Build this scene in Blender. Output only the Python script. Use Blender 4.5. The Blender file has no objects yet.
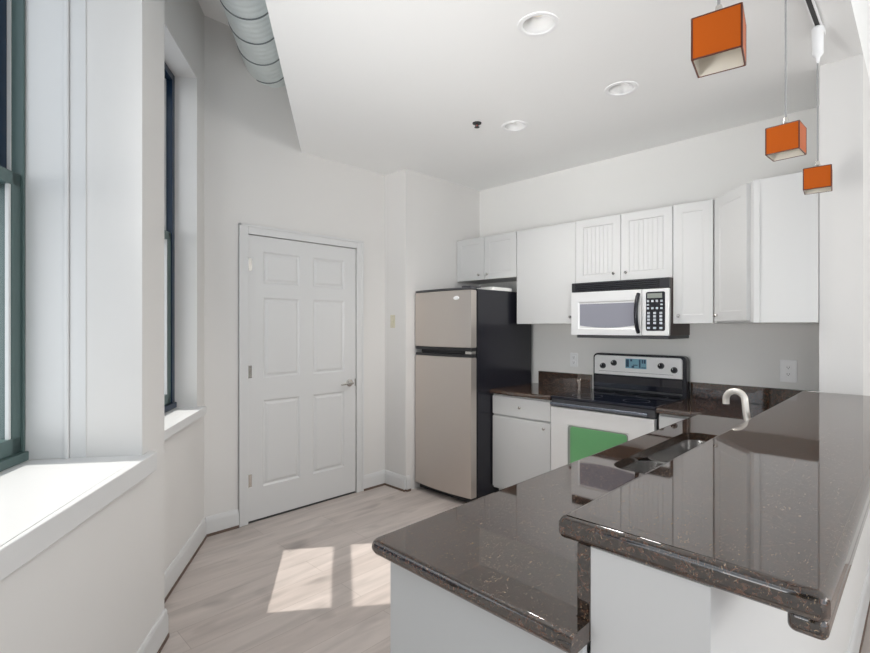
import bpy, bmesh, math, random
from mathutils import Vector, Matrix
random.seed(4)
scn = bpy.context.scene
COL = scn.collection
PI = math.pi

# ------------------------------------------------------------------ camera, light, exposure
cam_d = bpy.data.cameras.new('camera'); cam = bpy.data.objects.new('camera', cam_d); COL.objects.link(cam)
cam.location = (3.121, -3.763, 1.391)
cam.rotation_euler = (PI/2, 0, math.radians(44.814))
cam_d.sensor_width = 36.0; cam_d.lens = 495.27/870*36.0; cam_d.clip_start = 0.02
scn.camera = cam
scn.view_settings.view_transform = 'Standard'; scn.view_settings.look = 'None'
scn.view_settings.gamma = 1.0; scn.view_settings.use_curve_mapping = False
scn.view_settings.exposure = 1.18

world = bpy.data.worlds.new('daylight'); scn.world = world; world.use_nodes = True
bg = world.node_tree.nodes['Background']; bg.inputs[0].default_value = (0.84, 0.92, 1.0, 1); bg.inputs[1].default_value = 0.6

LC = Vector((-0.265, -2.518, 0)); DS = Vector((0.8225, -0.5687, 0)); DN = Vector((0.5687, 0.8225, 0))
MW = Matrix(((DS.x, DN.x, 0, LC.x), (DS.y, DN.y, 0, LC.y), (0, 0, 1, 0), (0, 0, 0, 1)))   # left wall frame: s along, o into room, z

sun_d = bpy.data.lights.new('sun', 'SUN'); sun = bpy.data.objects.new('sun', sun_d); COL.objects.link(sun)
el = math.radians(61)
sdir = (DN*math.cos(el) + DS*0.012 + Vector((0, 0, -math.sin(el))))
sun.rotation_euler = sdir.to_track_quat('-Z', 'Y').to_euler()
sun_d.energy = 1.5; sun_d.angle = math.radians(0.6); sun_d.color = (1.0, 0.96, 0.90)

def area(name, loc, target, sx, sy, power, color=(1, 1, 1)):
    d = bpy.data.lights.new(name, 'AREA'); o = bpy.data.objects.new(name, d); COL.objects.link(o)
    d.shape = 'RECTANGLE'; d.size = sx; d.size_y = sy; d.energy = power; d.color = color
    o.location = loc; o.rotation_euler = (Vector(target)-Vector(loc)).to_track_quat('-Z', 'Y').to_euler()
    return o
area('rear_fill', (4.0, -16.0, 1.2), (1.6, 0, 1.8), 8.0, 4.0, 120, (1.0, 0.985, 0.96))  # added fill lamp far behind the camera, standing in for windows
area('side_fill', (5.9, -1.2, 2.0), (2.0, -1.5, 2.3), 3.0, 1.2, 16, (1.0, 0.985, 0.96))  # added fill lamp on the dining side, no modelled window there

fill_lamp = area('ceiling_fill', (2.05, -4.05, 1.32), (1.15, -1.15, 2.58), 0.6, 0.6, 13.0, (1.0, 0.99, 0.97)); fill_lamp.data.spread = math.radians(84)  # added out-of-frame lamp that brightens the ceiling and far walls
# ------------------------------------------------------------------ materials
def mat(name, col, rough=0.5, metal=0.0, ior=1.5, spec=0.5, coat=0.0, noise=None, bump=None, trans=0.0):
    m = bpy.data.materials.new(name); m.use_nodes = True
    nt = m.node_tree; b = nt.nodes['Principled BSDF']
    b.inputs['Base Color'].default_value = (*col, 1); b.inputs['Roughness'].default_value = rough
    b.inputs['Metallic'].default_value = metal; b.inputs['IOR'].default_value = ior
    b.inputs['Specular IOR Level'].default_value = spec; b.inputs['Coat Weight'].default_value = coat
    b.inputs['Transmission Weight'].default_value = trans
    tc = nt.nodes.new('ShaderNodeTexCoord')
    if noise:
        sc, amt = noise
        n = nt.nodes.new('ShaderNodeTexNoise'); n.inputs['Scale'].default_value = sc; n.inputs['Detail'].default_value = 4
        nt.links.new(tc.outputs['Object'], n.inputs['Vector'])
        r = nt.nodes.new('ShaderNodeMapRange'); r.inputs[3].default_value = 1-amt; r.inputs[4].default_value = 1+amt
        nt.links.new(n.outputs['Fac'], r.inputs[0])
        mx = nt.nodes.new('ShaderNodeMix'); mx.data_type = 'RGBA'; mx.blend_type = 'MULTIPLY'; mx.inputs[0].default_value = 1
        mx.inputs[6].default_value = (*col, 1); nt.links.new(r.outputs[0], mx.inputs[7])
        nt.links.new(mx.outputs[2], b.inputs['Base Color'])
    if bump:
        sc, st, stretch = bump
        mp = nt.nodes.new('ShaderNodeMapping'); mp.inputs['Scale'].default_value = stretch
        nt.links.new(tc.outputs['Object'], mp.inputs['Vector'])
        n2 = nt.nodes.new('ShaderNodeTexNoise'); n2.inputs['Scale'].default_value = sc; n2.inputs['Detail'].default_value = 3
        nt.links.new(mp.outputs[0], n2.inputs['Vector'])
        bp = nt.nodes.new('ShaderNodeBump'); bp.inputs['Strength'].default_value = st; bp.inputs['Distance'].default_value = 0.002
        nt.links.new(n2.outputs['Fac'], bp.inputs['Height']); nt.links.new(bp.outputs[0], b.inputs['Normal'])
    return m

def granite(name):
    m = bpy.data.materials.new(name); m.use_nodes = True; nt = m.node_tree; N = nt.nodes; Lk = nt.links
    b = N['Principled BSDF']; tc = N.new('ShaderNodeTexCoord')
    def ramp(src, stops):
        r = N.new('ShaderNodeValToRGB'); e = r.color_ramp.elements
        e[0].position, e[0].color = stops[0][0], (*stops[0][1], 1); e[1].position, e[1].color = stops[1][0], (*stops[1][1], 1)
        for p, c in stops[2:]:
            q = e.new(p); q.color = (*c, 1)
        Lk.new(src, r.inputs[0]); return r
    v = N.new('ShaderNodeTexVoronoi'); v.inputs['Scale'].default_value = 150; Lk.new(tc.outputs['Object'], v.inputs['Vector'])
    base = ramp(v.outputs['Distance'], [(0.0, (0.075, 0.042, 0.025)), (0.75, (0.014, 0.009, 0.007)), (0.35, (0.04, 0.024, 0.015))])
    n = N.new('ShaderNodeTexNoise'); n.inputs['Scale'].default_value = 105; n.inputs['Detail'].default_value = 5; n.inputs['Distortion'].default_value = 1.2
    Lk.new(tc.outputs['Object'], n.inputs['Vector'])
    f1 = ramp(n.outputs['Fac'], [(0.50, (0, 0, 0)), (0.66, (1, 1, 1))])
    m1 = N.new('ShaderNodeMix'); m1.data_type = 'RGBA'; Lk.new(f1.outputs[0], m1.inputs[0]); Lk.new(base.outputs[0], m1.inputs[6]); m1.inputs[7].default_value = (0.12, 0.055, 0.032, 1)
    w = N.new('ShaderNodeTexNoise'); w.inputs['Scale'].default_value = 105; w.inputs['Detail'].default_value = 2; w.inputs['Distortion'].default_value = 2.5
    mp = N.new('ShaderNodeMapping'); mp.inputs['Scale'].default_value = (1.5, 0.6, 1.0); Lk.new(tc.outputs['Object'], mp.inputs[0]); Lk.new(mp.outputs[0], w.inputs['Vector'])
    f2 = ramp(w.outputs['Fac'], [(0.672, (0, 0, 0)), (0.70, (1, 1, 1))])
    m2 = N.new('ShaderNodeMix'); m2.data_type = 'RGBA'; Lk.new(f2.outputs[0], m2.inputs[0]); Lk.new(m1.outputs[2], m2.inputs[6]); m2.inputs[7].default_value = (0.42, 0.30, 0.19, 1)
    Lk.new(m2.outputs[2], b.inputs['Base Color'])
    b.inputs['Roughness'].default_value = 0.035; b.inputs['IOR'].default_value = 2.05
    return m

def plank_floor(name):
    m = bpy.data.materials.new(name); m.use_nodes = True; nt = m.node_tree; N = nt.nodes; Lk = nt.links
    b = N['Principled BSDF']; tc = N.new('ShaderNodeTexCoord')
    rot = N.new('ShaderNodeMapping'); rot.inputs['Rotation'].default_value = (0, 0, PI/2); Lk.new(tc.outputs['Object'], rot.inputs[0])
    br = N.new('ShaderNodeTexBrick'); br.inputs['Scale'].default_value = 1.0
    br.inputs['Brick Width'].default_value = 1.22; br.inputs['Row Height'].default_value = 0.18; br.inputs['Mortar Size'].default_value = 0.0012
    br.inputs['Color1'].default_value = (0.50, 0.437, 0.402, 1); br.inputs['Color2'].default_value = (0.565, 0.505, 0.47, 1); br.inputs['Mortar'].default_value = (0.36, 0.31, 0.28, 1)
    br.offset = 0.37; Lk.new(rot.outputs[0], br.inputs['Vector'])
    g = N.new('ShaderNodeTexNoise'); g.inputs['Scale'].default_value = 5; g.inputs['Detail'].default_value = 6; g.inputs['Distortion'].default_value = 0.6
    gm = N.new('ShaderNodeMapping'); gm.inputs['Scale'].default_value = (3.2, 0.45, 1); Lk.new(tc.outputs['Object'], gm.inputs[0]); Lk.new(gm.outputs[0], g.inputs['Vector'])
    r = N.new('ShaderNodeMapRange'); r.inputs[1].default_value = 0.3; r.inputs[2].default_value = 0.7; r.inputs[3].default_value = 0.84; r.inputs[4].default_value = 1.12; Lk.new(g.outputs['Fac'], r.inputs[0])
    mx = N.new('ShaderNodeMix'); mx.data_type = 'RGBA'; mx.blend_type = 'MULTIPLY'; mx.inputs[0].default_value = 1
    Lk.new(br.outputs['Color'], mx.inputs[6]); Lk.new(r.outputs[0], mx.inputs[7])
    k = N.new('ShaderNodeTexNoise'); k.inputs['Scale'].default_value = 4.5; k.inputs['Detail'].default_value = 1
    km = N.new('ShaderNodeMapping'); km.inputs['Scale'].default_value = (1.6, 0.8, 1); Lk.new(tc.outputs['Object'], km.inputs[0]); Lk.new(km.outputs[0], k.inputs['Vector'])
    kr = N.new('ShaderNodeMapRange'); kr.inputs[1].default_value = 0.64; kr.inputs[2].default_value = 0.80; kr.inputs[3].default_value = 1.0; kr.inputs[4].default_value = 0.66; Lk.new(k.outputs['Fac'], kr.inputs[0])
    mk = N.new('ShaderNodeMix'); mk.data_type = 'RGBA'; mk.blend_type = 'MULTIPLY'; mk.inputs[0].default_value = 1
    Lk.new(mx.outputs[2], mk.inputs[6]); Lk.new(kr.outputs[0], mk.inputs[7])
    Lk.new(mk.outputs[2], b.inputs['Base Color']); b.inputs['Roughness'].default_value = 0.42
    return m

def pane_glass(name, tint=(1, 1, 1)):
    m = bpy.data.materials.new(name); m.use_nodes = True; nt = m.node_tree; N = nt.nodes; Lk = nt.links
    N.remove(N['Principled BSDF']); out = N['Material Output']
    t = N.new('ShaderNodeBsdfTransparent'); t.inputs[0].default_value = (*tint, 1)
    g = N.new('ShaderNodeBsdfGlossy'); g.inputs['Roughness'].default_value = 0.01
    mx = N.new('ShaderNodeMixShader'); mx.inputs[0].default_value = 0.035; Lk.new(t.outputs[0], mx.inputs[1]); Lk.new(g.outputs[0], mx.inputs[2])
    Lk.new(mx.outputs[0], out.inputs[0])
    return m

M = dict(
    wall=mat('painted_wall', (0.755, 0.74, 0.72), 0.7, noise=(3, 0.012)),
    wallk=mat('kitchen_wall_paint', (0.83, 0.82, 0.795), 0.7, noise=(3, 0.012)),
    ceil=mat('ceiling_paint', (0.93, 0.93, 0.92), 0.8, noise=(2, 0.01)),
    trim=mat('trim_white', (0.72, 0.72, 0.715), 0.35),
    cab=mat('cabinet_white', (0.63, 0.63, 0.622), 0.35),
    reveal=mat('cabinet_reveal', (0.30, 0.30, 0.30), 0.6),
    floor=plank_floor('oak_plank_floor'),
    granite=granite('brown_granite'),
    steel=mat('brushed_steel', (0.62, 0.565, 0.52), 0.36, 0.8, bump=(60, 0.06, (1, 1, 0.02))),
    steel_l=mat('bright_steel', (0.84, 0.835, 0.825), 0.34, 0.3),
    sink=mat('sink_steel', (0.66, 0.65, 0.64), 0.22, 1.0),
    chrome=mat('chrome', (0.8, 0.8, 0.8), 0.1, 1.0),
    nickel=mat('satin_nickel', (0.62, 0.60, 0.57), 0.25, 1.0),
    faucet=mat('pale_nickel', (0.80, 0.76, 0.70), 0.28, 0.5),
    black=mat('black_enamel', (0.012, 0.012, 0.018), 0.25),
    blackg=mat('black_glass', (0.008, 0.009, 0.016), 0.04, ior=1.6),
    blackp=mat('black_plastic', (0.02, 0.02, 0.022), 0.4),
    char=mat('charcoal_plastic', (0.06, 0.06, 0.065), 0.45),
    brown=mat('dark_brown_metal', (0.055, 0.035, 0.03), 0.45),
    shoe=mat('brown_shoe_strip', (0.16, 0.11, 0.085), 0.6),
    teal=mat('dark_teal_frame', (0.028, 0.075, 0.085), 0.35),
    tealg=mat('grey_green_frame', (0.085, 0.135, 0.13), 0.35),
    glass=pane_glass('window_glass'),
    mwglass=mat('microwave_window', (0.26, 0.26, 0.30), 0.12),
    green=mat('green_oven_glass', (0.15, 0.40, 0.17), 0.12),  # one even green for the oven pane
    lcd=mat('blue_display', (0.22, 0.42, 0.52), 0.2),
    lcdg=mat('grey_display', (0.25, 0.27, 0.24), 0.3),
    navy=mat('navy_digits', (0.02, 0.06, 0.11), 0.3),
    btn=mat('pale_buttons', (0.55, 0.58, 0.62), 0.5),
    amber=mat('amber_glass', (0.50, 0.098, 0.008), 0.4, spec=0.12, coat=0.0),
    frost=mat('frosted_white_glass', (0.86, 0.80, 0.70), 0.4),
    cord=mat('grey_cord', (0.35, 0.35, 0.35), 0.5),
    galv=mat('galvanised_steel', (0.80, 0.85, 0.84), 0.45, 0.45, noise=(14, 0.08)),
    galvd=mat('dark_seam', (0.20, 0.22, 0.23), 0.5, 0.4),
    ivory=mat('ivory_plastic', (0.66, 0.62, 0.48), 0.4),
    white=mat('white_plastic', (0.90, 0.90, 0.90), 0.35),
    dark=mat('dark_slot', (0.05, 0.05, 0.05), 0.6),
    paper=mat('white_paper', (0.85, 0.84, 0.80), 0.7),
    stucco=mat('pale_stucco', (0.62, 0.64, 0.68), 0.8, noise=(6, 0.05)),
    slate=mat('dark_blue_cladding', (0.02, 0.045, 0.085), 0.6),
    ground=mat('pavement', (0.4, 0.4, 0.4), 0.9),
    shadedf=mat('shaded_sash', (0.008, 0.025, 0.055), 0.3),  # teal sash darkened to navy, its shade put into the colour
    edge=mat('dark_amber_edge', (0.10, 0.018, 0.004), 0.3),
    bar=mat('dark_steel_bar', (0.20, 0.22, 0.26), 0.25, 0.8),
    red=mat('red_bulb', (0.5, 0.05, 0.04), 0.2),
)

# ------------------------------------------------------------------ mesh helpers
def newbm(): return bmesh.new()
def merge(dst, src, X=None):
    if X is not None: src.transform(X)
    me = bpy.data.meshes.new('tmp'); src.to_mesh(me); src.free(); dst.from_mesh(me); bpy.data.meshes.remove(me)
def box(bm, x0, x1, y0, y1, z0, z1, bev=0.0, seg=2, X=None):
    t = bmesh.new(); bmesh.ops.create_cube(t, size=1.0)
    for v in t.verts:
        v.co = Vector((x0+(v.co.x+.5)*(x1-x0), y0+(v.co.y+.5)*(y1-y0), z0+(v.co.z+.5)*(z1-z0)))
    if bev > 0: bmesh.ops.bevel(t, geom=t.edges[:], offset=bev, segments=seg, affect='EDGES', profile=0.5)
    merge(bm, t, X); return bm
def prism(bm, poly, z0, z1, bev=0.0, seg=3, X=None, vertical=False):
    t = bmesh.new(); vs = [t.verts.new((x, y, z0)) for x, y in poly]; f = t.faces.new(vs)
    r = bmesh.ops.extrude_face_region(t, geom=[f])
    for v in r['geom']:
        if isinstance(v, bmesh.types.BMVert): v.co.z = z1
    bmesh.ops.recalc_face_normals(t, faces=t.faces[:])
    if bev > 0:
        es = t.edges[:] if vertical else [e for e in t.edges if abs(e.verts[0].co.z-e.verts[1].co.z) < 1e-6]
        bmesh.ops.bevel(t, geom=es, offset=bev, segments=seg, affect='EDGES', profile=0.5)
    merge(bm, t, X); return bm
def tube(bm, pts, r, n=12, cap=True, X=None):
    pts = [Vector(p) for p in pts]; t = bmesh.new(); rings = []
    rr = r if isinstance(r, (list, tuple)) else [r]*len(pts)
    up = None
    for i, p in enumerate(pts):
        a = pts[max(i-1, 0)]; b = pts[min(i+1, len(pts)-1)]; d = (b-a).normalized()
        if up is None:
            up = Vector((0, 0, 1)) if abs(d.z) < .9 else Vector((1, 0, 0))
        u = (up-d*up.dot(d)).normalized(); w = d.cross(u); up = u
        rings.append([t.verts.new(p+(u*math.cos(2*PI*k/n)+w*math.sin(2*PI*k/n))*rr[i]) for k in range(n)])
    for A, B in zip(rings, rings[1:]):
        for k in range(n): t.faces.new((A[k], A[(k+1) % n], B[(k+1) % n], B[k]))
    if cap: t.faces.new(rings[0][::-1]); t.faces.new(rings[-1])
    bmesh.ops.recalc_face_normals(t, faces=t.faces[:])
    merge(bm, t, X); return bm
def lathe(bm, prof, n=24, X=None, recalc=True):
    t = bmesh.new(); rings = []
    for r, z in prof:
        if r < 1e-6: rings.append([t.verts.new((0, 0, z))])
        else: rings.append([t.verts.new((r*math.cos(2*PI*k/n), r*math.sin(2*PI*k/n), z)) for k in range(n)])
    for A, B in zip(rings, rings[1:]):
        for k in range(n):
            k2 = (k+1) % n
            if len(A) == 1 and len(B) == 1: continue
            if len(A) == 1: t.faces.new((A[0], B[k], B[k2]))
            elif len(B) == 1: t.faces.new((A[k], A[k2], B[0]))
            else: t.faces.new((A[k], A[k2], B[k2], B[k]))
    bmesh.ops.recalc_face_normals(t, faces=t.faces[:])
    merge(bm, t, X); return bm
def root_of(o):
    while o.parent: o = o.parent
    return o
def obj(name, bm, m, parent=None, smooth=35):
    if parent is not None: org = root_of(parent).location.copy()
    else:
        xs = [v.co for v in bm.verts]
        lo = Vector([min(c[i] for c in xs) for i in range(3)]); hi = Vector([max(c[i] for c in xs) for i in range(3)])
        org = Vector(((lo.x+hi.x)/2, (lo.y+hi.y)/2, lo.z))
    bmesh.ops.translate(bm, verts=bm.verts[:], vec=-org)
    me = bpy.data.meshes.new(name); bm.to_mesh(me); bm.free()
    for p in me.polygons: p.use_smooth = True
    me.set_sharp_from_angle(angle=math.radians(smooth))
    me.materials.append(M[m] if isinstance(m, str) else m)
    o = bpy.data.objects.new(name, me); COL.objects.link(o)
    wn = o.modifiers.new('weighted_normals', 'WEIGHTED_NORMAL'); wn.keep_sharp = True; wn.weight = 90
    if parent is not None: o.parent = parent
    else: o.location = org
    return o
def thing(name, label, cat, loc, group=None):
    o = bpy.data.objects.new(name, None); COL.objects.link(o); o.location = loc; o.empty_display_size = 0.1
    o['label'] = label; o['category'] = cat
    if group: o['group'] = group
    return o
def tag(o, label, cat, group=None):
    o['label'] = label; o['category'] = cat
    if group: o['group'] = group
    return o
def struct(name, bm=None, m=None, label=None, loc=None, cat='wall', smooth=35):
    if bm is None:
        o = bpy.data.objects.new(name, None); COL.objects.link(o); o.location = loc
    else: o = obj(name, bm, m, smooth=smooth)
    o['kind'] = 'structure'; o['category'] = cat
    if label: o['label'] = label
    return o
def lab(o, l): o['label'] = l; return o
def copy_tree(o, parent=None):
    c = o.copy(); COL.objects.link(c)
    if parent is not None: c.parent = parent
    for ch in list(o.children): copy_tree(ch, c)
    return c
def rotz(a, loc): return Matrix.Translation(Vector(loc)) @ Matrix.Rotation(a, 4, 'Z')

# ------------------------------------------------------------------ constants
H = 2.722; HH = 3.45; XD = -0.272; YJ = -0.973; ZC = 0.889; ZBAR = 1.057
def wpt(s, o, z=0): return tuple(MW @ Vector((s, o, z)))

# ------------------------------------------------------------------ the room
bm = newbm(); p0, p1 = (MW @ Vector((-0.9, -0.2, 0))), (MW @ Vector((5.0, -0.2, 0)))
prism(bm, [(p0.x, p0.y), (p1.x, p1.y), (p1.x, -7.0), (6.1, -7.0), (6.1, 0.12), (p0.x, 0.12)], -0.06, 0.0)
struct('floor', bm, 'floor', 'pale grey oak plank floor with a sunlit patch', cat='floor')

# left wall: far stretch (set back) with the narrow window, near stretch (standing forward) with the wide window
W2A, W2B, W2S, W2T = 0.161, 1.075, 0.855, 2.95
bm = newbm()
box(bm, -0.6, W2A, -0.24, 0, 0, HH, X=MW); box(bm, W2B, 1.10, -0.24, 0, 0, HH, X=MW)
box(bm, W2A, W2B, -0.24, 0, 0, W2S, X=MW); box(bm, W2A, W2B, -0.24, 0, W2T, HH, X=MW)
struct('wall_left_far', bm, 'wall', 'white wall stretch with the narrow window by the corner')
W1A, W1B, W1S, W1T = 1.340, 2.50, 0.80, 3.02
bm = newbm()
box(bm, 1.09, W1A, -0.42, 0.115, 0, HH, X=MW); box(bm, W1B, 2.90, -0.42, 0.115, 0, HH, X=MW)
box(bm, W1A, W1B, -0.42, 0.115, 0, W1S, X=MW); box(bm, W1A, W1B, -0.42, 0.115, W1T, HH, X=MW)
box(bm, 2.9, 4.0, -0.42, 0.115, 0, W1S, X=MW); box(bm, 2.9, 4.0, -0.42, 0.115, W1T, HH, X=MW); box(bm, 4.0, 5.0, -0.42, 0.115, 0, HH, X=MW)
struct('wall_left', bm, 'wall', 'white pier and low wall standing forward around the nearest window')

# back wall with the closed door
DY0, DY1, DZ = -2.218, -1.287, 2.042
bm = newbm()
box(bm, XD-0.12, XD, -2.9, DY0-0.004, 0, HH); box(bm, XD-0.12, XD, DY1+0.004, YJ+0.1, 0, HH); box(bm, XD-0.12, XD, DY0-0.004, DY1+0.004, DZ+0.004, HH)
box(bm, XD-0.16, XD-0.12, -2.4, -1.1, 0, 2.2)  # added panel behind the door, keeps light from leaking under it
struct('wall_back', bm, 'wall', 'white wall around the closed six panel door')
bm = newbm(); box(bm, XD-0.12, 0.0, YJ, 0.12, 0, HH)
struct('wall_nook', bm, 'wall', 'white wall return left of the refrigerator')
bm = newbm(); box(bm, -0.39, 6.0, 0.0, 0.12, 0, HH)
struct('wall_kitchen', bm, 'wallk', 'white wall behind the range and cabinets')
bm = newbm(); box(bm, 2.73, 2.90, -0.581, 0.0, 0, H)
struct('wall_stub', bm, 'wall', 'white wall end standing at the far end of the bar')
bm = newbm(); box(bm, 2.7147, 2.90, -2.978, -0.581, 0, 1.016)
struct('wall_pony', bm, 'wall', 'white half wall under the raised bar')
bm = newbm(); box(bm, 6.0, 6.12, -2.0, 0.12, 0, HH)
struct('wall_right', bm, 'wall', 'white wall of the dining side')

# dropped kitchen ceiling with holes for the recessed lights
LIGHTS = [(1.905, -1.895), (1.907, -1.060), (1.180, -1.056)]; LR = 0.068
def so_w(s, o): p = MW @ Vector((s, o, 0)); return (p.x, p.y)
# soffit edge runs parallel to the window wall at o = 0.59
sA = (XD-0.01 - LC.x - 0.59*DN.x)/DS.x
pA = so_w(sA, 0.59); sB = 3.45; pB = so_w(sB, 0.59)
poly = [pA, pB, (2.90, pB[1]), (2.90, 0.02), (XD-0.01, 0.02)]
bm = newbm()
vs = [bm.verts.new((x, y, H)) for x, y in poly]; eds = [bm.edges.new((vs[i], vs[(i+1) % len(vs)])) for i in range(len(vs))]
for cx, cy in LIGHTS:
    hv = [bm.verts.new((cx+LR*math.cos(2*PI*k/28), cy+LR*math.sin(2*PI*k/28), H)) for k in range(28)]
    eds += [bm.edges.new((hv[k], hv[(k+1) % 28])) for k in range(28)]
bmesh.ops.triangle_fill(bm, edges=eds, use_beauty=True, use_dissolve=False)
for f in bm.faces:
    if f.normal.z > 0: f.normal_flip()
tp = [bm.verts.new((x, y, HH)) for x, y in poly]
for i in range(len(poly)):
    j = (i+1) % len(poly); bm.faces.new((vs[i], vs[j], tp[j], tp[i]))
bm.faces.new(tp)
struct('ceiling', bm, 'ceil', 'flat white dropped ceiling over the kitchen', cat='ceiling', smooth=20)
bm = newbm(); p0, p1 = (MW @ Vector((-0.9, -0.2, 0))), (MW @ Vector((4.6, -0.2, 0)))
prism(bm, [(p0.x, p0.y), (p1.x, p1.y), (6.1, p1.y), (6.1, 0.12), (p0.x, 0.12)], HH, HH+0.1)
struct('ceiling_high', bm, 'ceil', 'higher white ceiling along the windows', cat='ceiling')

# baseboards with the dark strip at the floor
def baseboard(name, pts, label):
    """polyline of (x,y) with the room on the left hand side"""
    root = struct(name, None, None, label, (pts[0][0], pts[0][1], 0), cat='baseboard')
    a = newbm(); b = newbm()
    for (x0, y0), (x1, y1) in zip(pts, pts[1:]):
        d = Vector((x1-x0, y1-y0, 0)); L = d.length; X = rotz(math.atan2(d.y, d.x), (x0, y0, 0))
        prof = [(0, .018), (.017, .018), (.017, .095), (.012, .104), (.012, .118), (.006, .128), (0, .128)]
        t = bmesh.new(); v0 = [t.verts.new((-0.002, p, q)) for p, q in prof]; v1 = [t.verts.new((L+0.002, p, q)) for p, q in prof]
        for k in range(len(prof)):
            k2 = (k+1) % len(prof); t.faces.new((v0[k], v0[k2], v1[k2], v1[k]))
        t.faces.new(v0); t.faces.new(v1); bmesh.ops.recalc_face_normals(t, faces=t.faces[:]); merge(a, t, X)
        box(b, 0, L, 0, 0.021, 0.0005, 0.018, X=X)
    obj('board', a, 'trim', root); lab(obj('shoe_strip', b, 'shoe', root), 'brown strip along the floor')
baseboard('baseboard_left', [so_w(0.012, 0.0), so_w(1.09, 0.0)], 'white baseboard under the narrow window')
baseboard('baseboard_front', [so_w(1.092, 0.115), so_w(4.9, 0.115)], 'white baseboard under the wide window nearest the camera')
baseboard('baseboard_back', [(XD, DY0-0.072), (XD, LC.y+0.012)], 'short white baseboard left of the door')
baseboard('baseboard_nook', [(0.0, -0.93), (0.0, YJ), (XD, YJ), (XD, DY1+0.072)], 'white baseboard between door and refrigerator')
baseboard('baseboard_bar', [(2.90, -0.02), (2.90, -2.978), (2.727, -2.978)], 'white baseboard along the half wall of the bar')

# ------------------------------------------------------------------ windows
def window(name, s0, s1, z0, z1, of, depth, zr, label, m):
    """double hung window: frame plane of..of-depth (o axis), meeting rail at zr"""
    root = struct(name, None, None, label, wpt((s0+s1)/2, of, z0), cat='window')
    fw = 0.014 if m == 'near' else 0.045
    b = newbm()
    box(b, s0, s0+fw, of-depth, of, z0, z1, .004, X=MW); box(b, s1-fw, s1, of-depth, of, z0, z1, .004, X=MW)
    box(b, s0, s1, of-depth, of, z1-fw, z1, .004, X=MW); box(b, s0, s1, of-depth, of+0.012, z0, z0+0.035, .004, X=MW)
    obj('window_frame', b, 'shadedf' if m == 'far' else 'tealg', root)
    a0, a1 = s0+fw, s1-fw; mid = of-depth/2
    for nm, za, zb, oa, ob, mt in (('lower_sash', z0+0.035, zr+0.035, mid+0.002, of-0.008, 'tealg'), ('upper_sash', zr-0.035, z1-fw, of-depth+0.008, mid-0.002, 'shadedf')):
        q = newbm(); w = 0.052
        box(q, a0, a0+w, oa, ob, za, zb, .003, X=MW); box(q, a1-w, a1, oa, ob, za, zb, .003, X=MW)
        box(q, a0, a1, oa, ob, zb-0.05, zb, .003, X=MW); box(q, a0, a1, oa, ob, za, za+0.06, .003, X=MW)
        sh = obj(nm, q, mt, root)
        g = newbm(); box(g, a0+w-.004, a1-w+.004, (oa+ob)/2-.003, (oa+ob)/2+.003, za+.05, zb-.045, X=MW); obj('pane', g, 'glass', sh)
        if nm == 'lower_sash':
            g = newbm(); box(g, a0+w-.001, a0+w+.012, ob-.016, ob-.004, za+.06, zb-.05, X=MW); box(g, a1-w-.012, a1-w+.001, ob-.016, ob-.004, za+.06, zb-.05, X=MW)
            lab(obj('glazing_bead', g, 'trim', sh), 'white bead around the lower pane')
    g = newbm()
    for e in (s0+fw, s1-fw-.008): box(g, e, e+.008, mid-.001, mid+.010, zr+.036, z1-fw, X=MW)
    lab(obj('parting_bead', g, 'trim', root), 'white bead beside the upper sash')
    return root
w1 = window('window_1', W1A+0.007, W1B-0.007, 0.881, W1T, -0.290, 0.10, 1.93, 'wide window nearest the camera with deep sunlit sill', 'near')
b = newbm()
prism(b, [(W1A, -0.39), (W1B, -0.39), (W1B, 0.116), (W1B+0.075, 0.116), (W1B+0.075, 0.121), (W1A-0.040, 0.156), (W1A-0.078, 0.116), (W1A, 0.116)], 0.806, 0.880, .004, X=MW)
lab(obj('window_sill', b, 'trim', w1), 'deep white sill')
b = newbm()
for a, c in ((W1A, 1), (W1B, -1)):
    e = sorted((a, a+c*0.006)); box(b, e[0], e[1], -0.292, -0.150, 0.881, W1T, .002, X=MW)
    e = sorted((a, a+c*0.014)); box(b, e[0], e[1], -0.160, -0.142, 0.873, W1T, .005, X=MW)
    e = sorted((a, a+c*0.004)); box(b, e[0], e[1], -0.142, -0.085, 0.873, W1T, .002, X=MW)
box(b, W1A, W1B, -0.292, -0.10, W1T-0.012, W1T, X=MW)
obj('jamb_lining', b, 'trim', w1)
w2 = window('window_2', W2A+0.004, W2B-0.004, 0.888, W2T, -0.128, 0.09, 1.93, 'tall narrow window beside the corner behind the pier', 'far')
b = newbm(); box(b, W2A-0.03, 1.088, -0.002, 0.05, 0.835, 0.886, .005, X=MW); box(b, W2A, W2B, -0.22, 0.0, 0.855, 0.886, X=MW)
lab(obj('window_sill', b, 'trim', w2), 'short white sill with sun on it')
w3 = window('window_3', 2.91, 3.99, 0.873, W1T, -0.290, 0.10, 1.93, 'wide window behind the camera', 'near')
b = newbm(); box(b, 2.901, 3.999, -0.39, 0.15, 0.80, 0.872, .004, X=MW); obj('window_sill', b, 'trim', w3)

# neighbouring building across the street
nb = thing('neighbour_building', 'pale building with dark upper cladding seen through the window panes', 'building', wpt(-2.0, -6.0, -4.0))
b = newbm(); box(b, -14, 4.5, -9.0, -6.0, -4.0, 2.1, X=MW); obj('wall', b, 'stucco', nb)
b = newbm(); box(b, -14, 4.5, -9.1, -5.95, 2.1, 5.2, X=MW); lab(obj('cladding', b, 'slate', nb), 'dark blue upper cladding')

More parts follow.
